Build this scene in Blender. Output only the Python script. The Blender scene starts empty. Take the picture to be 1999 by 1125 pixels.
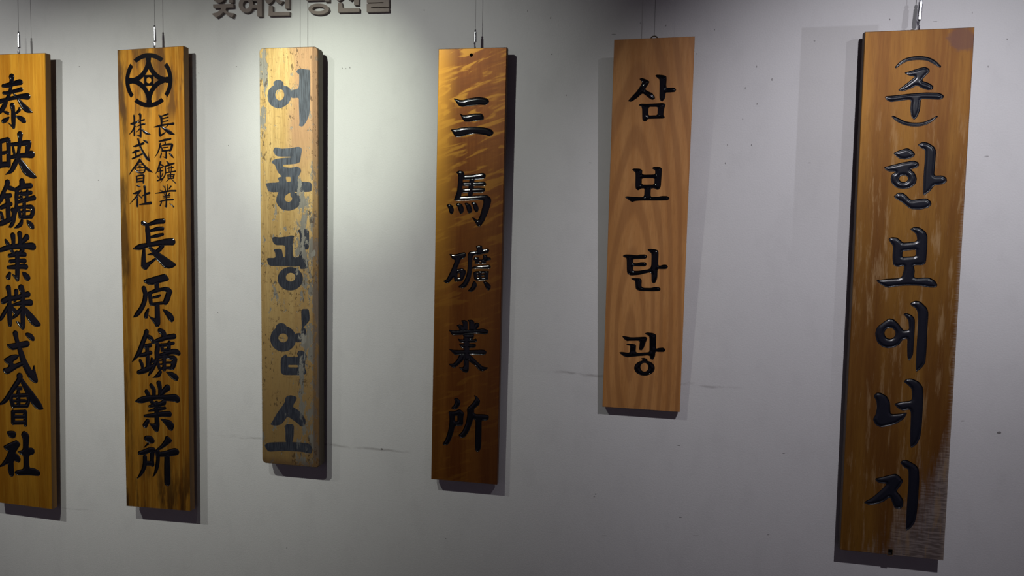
import bpy, bmesh, math, random
import numpy as np
from mathutils import Matrix, Vector
random.seed(7); np.random.seed(7)
sc = bpy.context.scene
col = sc.collection

# ------------------------------------------------------------------ camera
F, CX, CY, D, CZ = 1390.0, 999.5, 562.5, 2.0, 1.5          # focal px, centre, distance to wall, eye height
YAW, PITCH, ROLL = map(math.radians, (11.4127, -3.7435, 1.1489))
def _rot():
    c, s = math.cos, math.sin
    Ry = np.array([[c(YAW),0,s(YAW)],[0,1,0],[-s(YAW),0,c(YAW)]])
    Rx = np.array([[1,0,0],[0,c(PITCH),-s(PITCH)],[0,s(PITCH),c(PITCH)]])
    Rz = np.array([[c(ROLL),-s(ROLL),0],[s(ROLL),c(ROLL),0],[0,0,1]])
    return np.array([[1,0,0],[0,0,-1],[0,1,0]]) @ Ry @ Rx @ Rz
RC = _rot()
cd = bpy.data.cameras.new('camera'); cam = bpy.data.objects.new('camera', cd); col.objects.link(cam)
cam.matrix_world = Matrix.Translation((0,-D,CZ)) @ Matrix(RC.tolist()).to_4x4()
cd.sensor_width = 36; cd.lens = F/1999*36; cd.clip_start = .01
sc.camera = cam

# ------------------------------------------------------------------ light
vs = sc.view_settings
vs.view_transform = 'Standard'; vs.look = 'None'; vs.gamma = 1; vs.use_curve_mapping = False
vs.exposure = 0.0
world = bpy.data.worlds.new('room_light'); sc.world = world; world.use_nodes = True
bgn = world.node_tree.nodes['Background']; bgn.inputs[0].default_value = (.84,.68,.90,1); bgn.inputs[1].default_value = .09
LZ, LY = 2.53, -1.45
def spot(name, x, aim, power, color, size, blend, y=LY, z=LZ, radius=.012):
    l = bpy.data.lights.new(name, 'SPOT'); l.energy = power; l.color = color
    l.spot_size = math.radians(size); l.spot_blend = blend; l.shadow_soft_size = radius
    o = bpy.data.objects.new(name, l); col.objects.link(o); o.location = (x,y,z)
    o.rotation_euler = (Vector(aim)-Vector((x,y,z))).to_track_quat('-Z','Y').to_euler()
    return o
for x, ax, az, pw, size, c in ((-2.45,-2.275,1.379,74,71,(.98,1,.93)), (-1.59,-1.523,1.348,80,67.3,(.97,1,.89)), (-1.05,-.751,1.601,45,62.8,(.97,1,.92)),
        (-1.07,-.966,1.852,76,29.3,(.91,1,.79)), (.66,.54,1.451,74,63,(.97,.95,1)), (1.70,1.08,1.962,38,50.6,(.93,.95,1))):
    spot('track_spotlight', x, (ax,0,az), pw, c, size, 1)

# ------------------------------------------------------------------ helpers
def tag(o, label=None, cat=None, group=None, kind=None):
    if label: o['label'] = label
    if cat: o['category'] = cat
    if group: o['group'] = group
    if kind: o['kind'] = kind
    return o
def link(name, me, mats, parent=None):
    o = bpy.data.objects.new(name, me); col.objects.link(o)
    for m in (mats if isinstance(mats,(list,tuple)) else [mats]): me.materials.append(m)
    if parent: o.parent = parent
    return o
def empty(name, loc):
    o = bpy.data.objects.new(name, None); col.objects.link(o); o.location = loc; o.empty_display_size = .05
    return o
def ray(px, py):
    return RC @ np.array([(px-CX)/F, -(py-CY)/F, -1.0])
def onplane(px, py, h0, k):
    """point (x,z) of a pixel on a plane leaning k per metre of height: y = -(h0+k*(z-CZ))"""
    d = ray(px, py)
    # -D + t*dy = -(h0 + k*t*dz)
    t = (D-h0)/(d[1]+k*d[2])
    return t*d[0], CZ+t*d[2]

# ------------------------------------------------------------------ node helpers
class NT:
    def __init__(s, name):
        s.m = bpy.data.materials.new(name); s.m.use_nodes = True; s.t = s.m.node_tree
        s.b = s.t.nodes['Principled BSDF']; s.tc = s.t.nodes.new('ShaderNodeTexCoord')
    def put(s, inp, v):
        if v is None: return
        if hasattr(v, 'links') or isinstance(v, bpy.types.NodeSocket): s.t.links.new(v, inp)
        else:
            if inp.type == 'RGBA' and len(v) == 3: v = (*v,1)
            inp.default_value = v
    def map(s, scale, loc=(0,0,0), rot=(0,0,0), src=None):
        if any(rot):
            r = s.t.nodes.new('ShaderNodeMapping'); s.put(r.inputs['Vector'], src or s.tc.outputs['Object']); r.inputs['Rotation'].default_value = rot
            src = r.outputs[0]; rot = (0,0,0)
        n = s.t.nodes.new('ShaderNodeMapping'); s.put(n.inputs['Vector'], src or s.tc.outputs['Object'])
        n.inputs['Scale'].default_value = scale; n.inputs['Location'].default_value = loc; n.inputs['Rotation'].default_value = rot
        return n.outputs[0]
    def noise(s, vec, scale=1, detail=4, rough=.55, dist=0):
        n = s.t.nodes.new('ShaderNodeTexNoise'); s.put(n.inputs['Vector'], vec)
        n.inputs['Scale'].default_value = scale; n.inputs['Detail'].default_value = detail
        n.inputs['Roughness'].default_value = rough; n.inputs['Distortion'].default_value = dist
        return n.outputs[0]
    def voro(s, vec, scale=1, feat='F1'):
        n = s.t.nodes.new('ShaderNodeTexVoronoi'); s.put(n.inputs['Vector'], vec); n.inputs['Scale'].default_value = scale; n.feature = feat
        return n.outputs[0]
    def ramp(s, f, a, b, c0=0., c1=1.):
        n = s.t.nodes.new('ShaderNodeMapRange'); n.interpolation_type = 'SMOOTHSTEP'
        s.put(n.inputs[0], f); n.inputs[1].default_value = a; n.inputs[2].default_value = b
        n.inputs[3].default_value = c0; n.inputs[4].default_value = c1
        return n.outputs[0]
    def math(s, op, a, b=0., c=None):
        n = s.t.nodes.new('ShaderNodeMath'); n.operation = op; s.put(n.inputs[0], a); s.put(n.inputs[1], b)
        if c is not None: s.put(n.inputs[2], c)
        return n.outputs[0]
    def mix(s, f, a, b, mode='MIX'):
        n = s.t.nodes.new('ShaderNodeMix'); n.data_type = 'RGBA'; n.blend_type = mode
        s.put(n.inputs[0], f); s.put(n.inputs[6], a); s.put(n.inputs[7], b)
        return n.outputs[2]
    def xyz(s):
        n = s.t.nodes.new('ShaderNodeSeparateXYZ'); s.t.links.new(s.tc.outputs['Object'], n.inputs[0]); return n.outputs
    def bump(s, h, strength, dist=.001):
        n = s.t.nodes.new('ShaderNodeBump'); s.put(n.inputs['Height'], h); n.inputs['Strength'].default_value = strength
        n.inputs['Distance'].default_value = dist; s.t.links.new(n.outputs[0], s.b.inputs['Normal'])
    def out(s, color, rough, coat=0, coatr=.1, metal=0, spec=.5):
        s.put(s.b.inputs['Base Color'], color); s.put(s.b.inputs['Roughness'], rough)
        s.b.inputs['Coat Weight'].default_value = coat; s.b.inputs['Coat Roughness'].default_value = coatr
        s.b.inputs['Metallic'].default_value = metal; s.b.inputs['Specular IOR Level'].default_value = spec
        return s.m

def mul(c, f): return tuple(x*f for x in c)
def straight_wood(name, base, dark, light, seed, grain=1.0, stripes=.5, rough=.42, coat=.25, coatr=.2, extra=None, metal=.35):
    n = NT(name)
    n1 = n.noise(n.map((30*grain,30,1.2),(seed,0,0)), 1, 3, .5, .3)
    n2 = n.noise(n.map((160*grain,160,5),(seed,3,0)), 1, 4, .6, .1)
    n3 = n.noise(n.map((420,420,25),(seed,5,0)), 1, 2, .6)
    n4 = n.noise(n.map((9,9,2.4),(seed,9,0)), 1, 3, .5)
    c = n.mix(n.ramp(n1,.35,.68,0,1), dark, base)
    c = n.mix(n.ramp(n2,.42,.72,0,stripes), c, light)
    c = n.mix(n.ramp(n4,.5,.75,0,.35), c, mul(dark,.8))
    c = n.mix(n.ramp(n3,.5,.7,0,.25), c, mul(dark,.6))
    if extra: c = extra(n, c)
    n.bump(n.math('ADD', n3, n2), .12, .0006)
    return n.out(c, rough, coat, coatr, metal, .4)

# ------------------------------------------------------------------ brush work -> geometry
def smooth_stroke(pts, n=5):
    P = np.array(pts, float)
    if len(P) < 3: return P
    Q = np.vstack([2*P[0]-P[1], P, 2*P[-1]-P[-2]]); out = []
    for i in range(1, len(Q)-2):
        for t in np.linspace(0,1,n,endpoint=False):
            a,b,c,d = Q[i-1:i+3]
            out.append(.5*((2*b)+(c-a)*t+(2*a-5*b+4*c-d)*t*t+(3*b-3*c+d-a)*t**3))
    out.append(P[-1]); out = np.array(out); out[:,2] = np.maximum(out[:,2], 1)
    return out
def chaikin(P, it=2, q=.16):
    P = np.array(P, float)
    for _ in range(it):
        N = np.roll(P,-1,0); P = np.stack([(1-q)*P+q*N, q*P+(1-q)*N],1).reshape(-1,2)
    return P
def nums(s): return [tuple(float(v) for v in w.split(',')) for w in s.split()]
def parse(ch, plane, soft=True):
    """shape list in board coordinates (metres)"""
    ox, oy, s, txt = ch[:4]; out = []
    tr = lambda x, y: onplane(ox+x/s, oy+y/s, *plane)
    for t in txt.split(';'):
        t = t.strip()
        if not t: continue
        k, p = t[0], nums(t[1:])
        if k == 'S':
            q = smooth_stroke(p)
            loc = np.array([tr(a,b) for a,b,_ in q]); mx, my = q[:,0].mean(), q[:,1].mean()
            a, b = np.array(tr(mx-9,my)), np.array(tr(mx+9,my)); sc_ = np.hypot(*(a-b))/18
            out.append(('S', loc, q[:,2]*sc_))
        elif k in 'EG':
            cx, cy, rx, ry = p[0]; a = np.linspace(0,2*math.pi,40,endpoint=False)
            out.append(('P' if k=='E' else 'H', np.array([tr(cx+rx*math.cos(v), cy+ry*math.sin(v)) for v in a])))
        else:
            q = chaikin(p) if soft and k == 'P' else np.array(p) if not soft else chaikin(p,1,.12)
            out.append((k, np.array([tr(a,b) for a,b in q])))
    return out
def sd_poly(X, Z, P):
    d = np.full(X.shape, 1e9); ins = np.zeros(X.shape, bool)
    for i in range(len(P)):
        a, b = P[i], P[(i+1)%len(P)]; e = b-a; L = e@e
        if L < 1e-14: continue
        t = np.clip(((X-a[0])*e[0]+(Z-a[1])*e[1])/L, 0, 1)
        d = np.minimum(d, (X-a[0]-t*e[0])**2+(Z-a[1]-t*e[1])**2)
        if a[1] != b[1]:
            c = ((a[1] > Z) != (b[1] > Z)) & (X < (b[0]-a[0])*(Z-a[1])/(b[1]-a[1])+a[0]); ins ^= c
    d = np.sqrt(d); return np.where(ins, d, -d)
def sd_shapes(X, Z, shapes):
    D_ = np.full(X.shape, -1e9)
    for s in shapes:
        if s[0] == 'S':
            P, R = s[1], s[2]
            for i in range(len(P)-1):
                a, b = P[i], P[i+1]; e = b-a; L = max(e@e, 1e-14)
                t = np.clip(((X-a[0])*e[0]+(Z-a[1])*e[1])/L, 0, 1)
                D_ = np.maximum(D_, R[i]+(R[i+1]-R[i])*t-np.hypot(X-a[0]-t*e[0], Z-a[1]-t*e[1]))
        elif s[0] == 'P': D_ = np.maximum(D_, sd_poly(X, Z, s[1]))
    for s in shapes:
        if s[0] == 'H': D_ = np.minimum(D_, -sd_poly(X, Z, s[1]))
    return D_
def emblem_field(cx, cz, R):
    def f(X, Z):
        x, z = (X-cx)/R, (Z-cz)/R; r = np.hypot(x, z)
        ax, az = np.abs(x), np.abs(z)
        gap = np.abs(ax-az)/math.sqrt(2)-.095
        ring = np.minimum(np.minimum(1-r, r-.83), gap)
        q = np.hypot(ax-.82, az-.82)
        star = np.minimum(np.minimum(q-.73, .915-q), .9-r)
        sq = np.minimum(.20-np.maximum(ax, az), r-.105)
        arm = np.minimum(np.minimum(.93-r, .115-np.minimum(ax,az)), np.maximum(ax,az)-.72)
        arm = np.minimum(arm, q-.70)
        return np.maximum.reduce([ring, star, sq, arm])*R
    return f
def march(x0, z0, x1, z1, cell, field):
    """split a rectangle along field=0; returns verts(x,z), value, inside faces, outside faces"""
    nx, nz = max(2,int(round((x1-x0)/cell))), max(2,int(round((z1-z0)/cell)))
    xs, zs = np.linspace(x0,x1,nx+1), np.linspace(z0,z1,nz+1)
    X, Z = np.meshgrid(xs, zs, indexing='ij'); V = field(X, Z)
    eps = cell*.04; V = np.where(np.abs(V) < eps, np.where(V>=0, eps, -eps), V)
    V[0,:] = np.minimum(V[0,:],-eps); V[-1,:] = np.minimum(V[-1,:],-eps); V[:,0] = np.minimum(V[:,0],-eps); V[:,-1] = np.minimum(V[:,-1],-eps)
    verts = np.stack([X.ravel(), Z.ravel()],1).tolist(); val = V.ravel().tolist()
    idx = np.arange((nx+1)*(nz+1)).reshape(nx+1,nz+1)
    a,b,c,d = idx[:-1,:-1], idx[1:,:-1], idx[1:,1:], idx[:-1,1:]
    Pm = V > 0; n = Pm[:-1,:-1].astype(int)+Pm[1:,:-1]+Pm[1:,1:]+Pm[:-1,1:]
    quad = lambda m: np.stack([a[m],b[m],c[m],d[m]],1).tolist()
    ins, outs = quad(n==4), quad(n==0); cache = {}
    def cut(i, j):
        k = (i,j) if i<j else (j,i)
        if k not in cache:
            t = val[i]/(val[i]-val[j]); p,q = verts[i],verts[j]
            verts.append([p[0]+(q[0]-p[0])*t, p[1]+(q[1]-p[1])*t]); val.append(0.); cache[k] = len(verts)-1
        return cache[k]
    for i, j in np.argwhere((n>0)&(n<4)):
        A = [int(a[i,j]),int(b[i,j]),int(c[i,j]),int(d[i,j])]
        for T in ((A[0],A[1],A[2]),(A[0],A[2],A[3])):
            fi, fo = [], []
            for k in range(3):
                p, q = T[k], T[(k+1)%3]; (fi if val[p]>0 else fo).append(p)
                if (val[p]>0) != (val[q]>0):
                    e = cut(p,q); fi.append(e); fo.append(e)
            if len(fi) > 2: ins.append(fi)
            if len(fo) > 2: outs.append(fo)
    return verts, val, ins, outs
def depth(d, kind):
    if kind == 'flat': return 0.
    if kind == 'hole': return .009*min(d/.0006, 1)
    w, dp, bl, bw = (.0022,.0030,.0013,.0045) if kind == 'carved' else (.0009,.0013,.0006,.0020) if kind == 'fine' else (.0024,.0030,.0024,.0070)
    z = dp*math.sin(math.pi/2*min(d/w, 1))
    if d > w: z -= bl*math.sin(min((d-w)/bw, 1)*math.pi/2)
    return z
def compact(verts, faces):
    used = {}; vv = []; ff = []
    for f in faces:
        g = []
        for i in f:
            if i not in used: used[i] = len(vv); vv.append(verts[i])
            g.append(used[i])
        ff.append(g)
    return vv, ff
def mesh(name, V, Fs, smooth=False):
    me = bpy.data.meshes.new(name); me.from_pydata(V, [], Fs); me.update()
    if smooth: me.polygons.foreach_set('use_smooth', [True]*len(me.polygons))
    return me

def signboard(label, corners, plane, thick, wood, ink, chars, kind, cell=.001, bevel=.0015, cr=0., extra_fields=(), char_label=None):
    """corners: front face corners in the photo (tl,tr,br,bl); plane: (h0,k)"""
    h0, k = plane; pc = [np.array(onplane(*c, *plane)) for c in corners]
    cxm = (pc[2][0]+pc[3][0])/2; base = min(pc[2][1], pc[3][1])
    root = empty('wooden_signboard', (cxm, -.0, base)); tag(root, label, 'signboard', 'vertical wooden signboards on the wall')
    yy = lambda z: -(h0+k*(z-CZ))
    def L(x, z, dep=0): return (x-cxm, yy(z)+dep, z-base)
    tl, tr, br, bl = pc
    # patches (bounding boxes of the characters), each its own marching grid, in bilinear board space
    patches = []                                  # lo, hi, cell, [(field, kind, name)]
    for ch in chars:
        sh = parse(ch, plane)
        A = np.vstack([np.vstack([q[1]-(q[2].max() if q[0]=='S' else 0), q[1]+(q[2].max() if q[0]=='S' else 0)]) for q in sh if q[0] not in 'HG'])
        kd = ch[4] if len(ch) > 4 else kind
        patches.append([A.min(0)-cell*2, A.max(0)+cell*2, ch[5] if len(ch)>5 else cell,
                        [(lambda X, Z, sh=sh: sd_shapes(X, Z, sh), kd, 'carved_character' if kd != 'flat' else 'painted_character')]])
    for lo, hi, f, cl, kd, nm in extra_fields: patches.append([np.array(lo), np.array(hi), cl, [(f, kd, nm)]])
    again = True
    while again:
        again = False
        for i in range(len(patches)):
            for j in range(i+1, len(patches)):
                A, B = patches[i], patches[j]
                if (A[0] < B[1]).all() and (B[0] < A[1]).all():
                    patches[i] = [np.minimum(A[0],B[0]), np.maximum(A[1],B[1]), min(A[2],B[2]), A[3]+B[3]]; del patches[j]; again = True; break
            if again: break
    lim = np.array([max(tl[0],bl[0]), min(tr[0],br[0])])
    for P in patches: P[0][0] = max(P[0][0], lim[0]+.001); P[1][0] = min(P[1][0], lim[1]-.001)
    # board outline as polygon (rounded corners), then front minus patches by a coarse cut grid
    def inset(P, e):
        P = np.array(P); c = P.mean(0); out = []
        n = len(P)
        for i in range(n):
            a, b, c2 = P[i-1], P[i], P[(i+1)%n]
            d1 = (b-a)/np.hypot(*(b-a)); d2 = (c2-b)/np.hypot(*(c2-b))
            n1 = np.array([d1[1],-d1[0]]); n2 = np.array([d2[1],-d2[0]])
            nn = n1+n2; nn /= max(.3, (nn@nn)/2); out.append(b+nn*e)
        return np.array(out)
    outl = []
    for i, c in enumerate([tl,tr,br,bl]):      # clockwise seen from the front
        Q = [tl,tr,br,bl]; p, q = Q[i-1], Q[(i+1)%4]
        if cr <= 0: outl.append(c); continue
        u, v = (p-c)/np.hypot(*(p-c)), (q-c)/np.hypot(*(q-c)); r = cr
        cc = c+(u+v)*r
        for t in np.linspace(0, math.pi/2, 7):
            outl.append(cc-v*r*math.cos(t)-u*r*math.sin(t) )
    outl = np.array(outl)
    inn = inset(outl, bevel)
    V, Fc = [], []
    # front: bisect an n-gon bmesh along the patch borders, drop faces inside patches
    bm = bmesh.new(); vs_ = [bm.verts.new((p[0], 0, p[1])) for p in inn]; bm.faces.new(vs_)
    for lo, hi, *_ in patches:
        for co, no in (((lo[0],0,0),(1,0,0)),((hi[0],0,0),(1,0,0)),((0,0,lo[1]),(0,0,1)),((0,0,hi[1]),(0,0,1))):
            # only cut faces near this patch
            fs = [f for f in bm.faces if not (max(v.co.z for v in f.verts) < lo[1]+1e-7 or min(v.co.z for v in f.verts) > hi[1]-1e-7)] if no[0] else list(bm.faces)
            es = {e for f in fs for e in f.edges}; vv = {v for f in fs for v in f.verts}
            bmesh.ops.bisect_plane(bm, geom=list(vv)+list(es)+fs, plane_co=co, plane_no=no, dist=1e-7)
    drop = []
    for f in bm.faces:
        c = f.calc_center_median()
        if any(lo[0] < c.x < hi[0] and lo[1] < c.z < hi[1] for lo, hi, *_ in patches): drop.append(f)
    bmesh.ops.delete(bm, geom=drop, context='FACES')
    bm.verts.index_update(); bm.normal_update()
    off = 0
    V += [L(v.co.x, v.co.z) for v in bm.verts]
    for f in bm.faces:
        ids = [v.index for v in f.verts]
        Fc.append(ids if f.normal.y < 0 else ids[::-1])
    bm.free()
    for lo, hi, cl, fs in patches:
        vt, val, ins, outs = march(lo[0], lo[1], hi[0], hi[1], cl, lambda X, Z: np.maximum.reduce([f[0](X, Z) for f in fs]))
        vo, fo = compact(vt, outs); o = len(V)
        V += [L(*p) for p in vo]; Fc += [[i+o for i in g] for g in fo]
        C = np.array([np.mean([vt[i] for i in g], 0) for g in ins])
        who = np.argmax([f[0](C[:,0], C[:,1]) for f in fs], 0)
        for w, (f, kd, nm) in enumerate(fs):
            mine = [g for g, a_ in zip(ins, who) if a_ == w]
            if not mine: continue
            vi = [L(p[0], p[1], depth(max(v,0), kd)) for p, v in zip(vt, val)]
            vi, fi = compact(vi, mine)
            link(nm, mesh(nm, vi, fi, kd != 'flat'), HOLE if nm == 'screw_hole' else ink, root)
    # rim, sides, back
    n = len(outl); o = len(V)
    V += [L(*p) for p in inn]; V += [L(p[0],p[1],bevel) for p in outl]
    V += [L(p[0],p[1],thick-bevel*.5) for p in outl]; V += [L(p[0],p[1],thick) for p in inset(outl, bevel*.5)]
    for r in range(3):
        for i in range(n):
            j = (i+1)%n; Fc.append([o+r*n+i, o+r*n+j, o+(r+1)*n+j, o+(r+1)*n+i])
    Fc.append([o+3*n+i for i in range(n)])
    me = mesh('board', V, Fc)
    b = link('board', me, [wood, SIDE[wood]], root)
    for q in range(len(Fc)-2*n-1, len(Fc)): me.polygons[q].material_index = 1
    return root

# ------------------------------------------------------------------ the writing (traced stroke by stroke: S brush strokes x,y,half-width; P outlines; H/G holes; E ellipses)
B1 = [
(0,140,9,"S 205,92,50 207,130,40 195,200,36 185,300,32 160,400,32 120,480,30 85,580,42 20,680,40 -90,770,18;S 50,248,26 130,238,36 250,208,38 340,185,44 365,190,38;S 60,375,24 150,370,28 280,335,30 370,312,36;S -110,530,24 0,522,38 100,495,32 200,468,30 350,440,38 470,435,50 490,440,45;S 235,385,12 300,450,22 350,530,32 420,620,46 490,675,42 570,715,8;S 215,595,45 230,680,38 235,800,42 238,900,38 240,975,28;S 235,980,20 140,895,6;S 55,700,12 110,720,25 145,735,24;S 60,870,36 110,845,35 155,805,14;S 270,740,15 310,705,24 345,665,26 335,640,15;S 285,785,16 350,815,36 410,855,42 435,875,26"),
(0,250,9,"S 350,115,52 352,180,38 350,250,38 335,350,32 320,450,32 295,560,38 250,660,46 200,750,36 100,818,8;S -60,290,40 20,235,38 120,205,36 140,220,48;S 148,230,44 150,350,40 150,500,40 150,650,42;S 0,445,30 80,435,28 125,415,18;S -50,665,38 50,645,44 145,640,42;S -10,290,48 -8,450,48 -5,660,48;S 200,290,28 330,280,35 450,262,45 505,270,50;S 222,300,22 240,400,26 255,470,24;S 500,280,52 485,370,44 465,440,30;S 165,520,28 300,490,36 450,480,40 545,465,58 560,470,50;S 335,560,40 390,640,52 450,740,64 520,800,56 590,845,38 640,872,6"),
(0,345,9,"S 130,105,50 110,170,38 60,280,38 20,380,46 -60,480,40 -130,560,15;S 140,190,38 220,215,34 270,240,24;S 85,340,42 150,335,38 180,330,36;S 125,370,40 138,450,44 142,620,45 150,760,45;S 20,545,34 120,500,42 190,480,34;S 15,640,30 35,690,30 40,740,35;S -70,850,20 30,820,42 120,780,42 190,745,35;S 225,585,38 240,640,38 230,730,35;S 300,250,38 290,350,38 288,450,32 285,550,36 262,660,32 235,780,38 195,860,32 155,888,8;S 385,85,50 392,135,58;S 265,232,28 340,200,38 430,170,44 535,160,44;S 350,300,28 450,300,36 540,282,34;S 375,260,16 385,420,24;S 480,250,26 472,420,30;S 300,455,24 400,420,32 500,395,36 595,375,42;S 310,380,18 380,350,20;S 425,440,34 425,570,34 420,700,34;S 325,560,28 345,650,28 355,705,30;S 310,545,26 440,530,28 545,535,38 575,575,38 570,650,40 545,705,34;S 355,622,18 430,608,18 520,605,14;S 350,712,28 450,712,30 540,705,30;S 385,770,26 365,830,36 320,870,30 255,905,8;S 475,770,12 510,820,40 550,860,46 575,895,30"),
(0,445,9,"S 95,215,20 125,265,34 155,300,26;S 225,135,46 235,220,38 235,310,34;S 345,105,46 350,200,38 345,310,36;S 468,165,50 420,220,40 365,280,24;S -80,400,25 20,385,38 150,345,42 300,325,42 450,320,48 560,325,58 585,335,50;S 200,395,30 235,440,28;S 395,385,38 350,440,30;S 165,490,32 300,470,36 430,468,40;S 180,590,32 300,580,32 430,582,40;S 140,695,28 250,690,36 380,680,40 455,685,42;S 300,450,45 305,600,42 305,780,42 305,905,36;P 200,810 260,820 300,900 290,930 255,890;S 170,800,28 145,865,46;P 385,770 450,775 520,830 540,890 510,935 470,940 420,890 390,820"),
(0,545,9,"S 145,155,48 162,250,38 165,400,40 168,600,44 172,740,42 175,805,34;S 55,392,46 140,350,46 250,335,40 330,330,36;S 160,450,30 90,570,36 20,690,32 -40,740,8;S 190,480,20 230,530,36 268,580,44;S 285,215,40 285,300,32 270,370,24 240,405,8;S 300,325,34 400,290,40 490,270,48;S 200,465,20 310,435,30 420,420,44 530,415,52;S 370,155,54 400,250,42 398,450,46 398,650,44 402,800,42 400,850,36;P 265,735 340,750 380,800 410,890 380,890 330,830;S 360,530,30 290,620,38 205,705,14;S 420,490,18 480,590,50 550,690,66 620,765,60 690,800,28"),
(0,640,9,"P 105,290 250,265 380,240 480,222 520,250 525,300 490,345 350,370 220,402 150,360;S 270,105,50 290,200,40 330,330,42 370,450,50 420,600,56 500,760,62 570,870,62 625,930,42;P 655,960 560,760 590,660 603,650 625,760 670,920;P 435,100 480,80 560,105 608,170 610,225 580,242 510,205 455,150;P 60,555 180,480 290,465 340,495 300,560 230,600 240,640 380,590 420,660 300,720 140,825 90,815 40,750 60,710 140,690 145,650 80,605"),
(0,735,9,"S 345,0,56 335,60,46 230,220,42 120,390,40 50,460,30 -30,500,8;S 360,40,35 440,170,48 540,330,66 620,450,72 680,520,60 750,570,14;P 290,172 390,172 400,245 280,248;S 200,340,34 195,400,38 230,520,40;P 180,305 500,290 500,370 190,380;P 282,240 358,240 362,550 290,550;P 455,290 540,300 530,480 490,560 440,560 440,480 470,440;S 215,435,24 300,432,24;S 370,430,26 440,430,26;P 200,492 520,486 490,560 220,556;S 228,630,38 230,815,38;S 440,630,40 445,850,34;P 190,595 450,585 470,655 200,657;S 236,708,32 430,708,32;P 195,775 460,770 460,850 200,855"),
(0,830,9,"P 115,110 200,98 265,110 290,160 270,225 220,242 160,215 125,160;P 50,375 150,320 260,275 290,262 345,310 360,350 310,430 270,490 320,520 365,590 360,640 330,670 240,625 245,760 250,880 220,915 170,900 135,800 140,680 40,735 -20,745 -40,735 20,690 90,590 145,465 90,435;P 300,465 400,435 400,250 365,170 390,115 430,102 490,140 520,200 500,400 560,395 605,430 610,490 580,525 510,540 515,750 600,755 700,810 710,870 680,902 500,885 300,890 255,850 260,810 330,785 410,770 410,545 360,520"),
]
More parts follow.
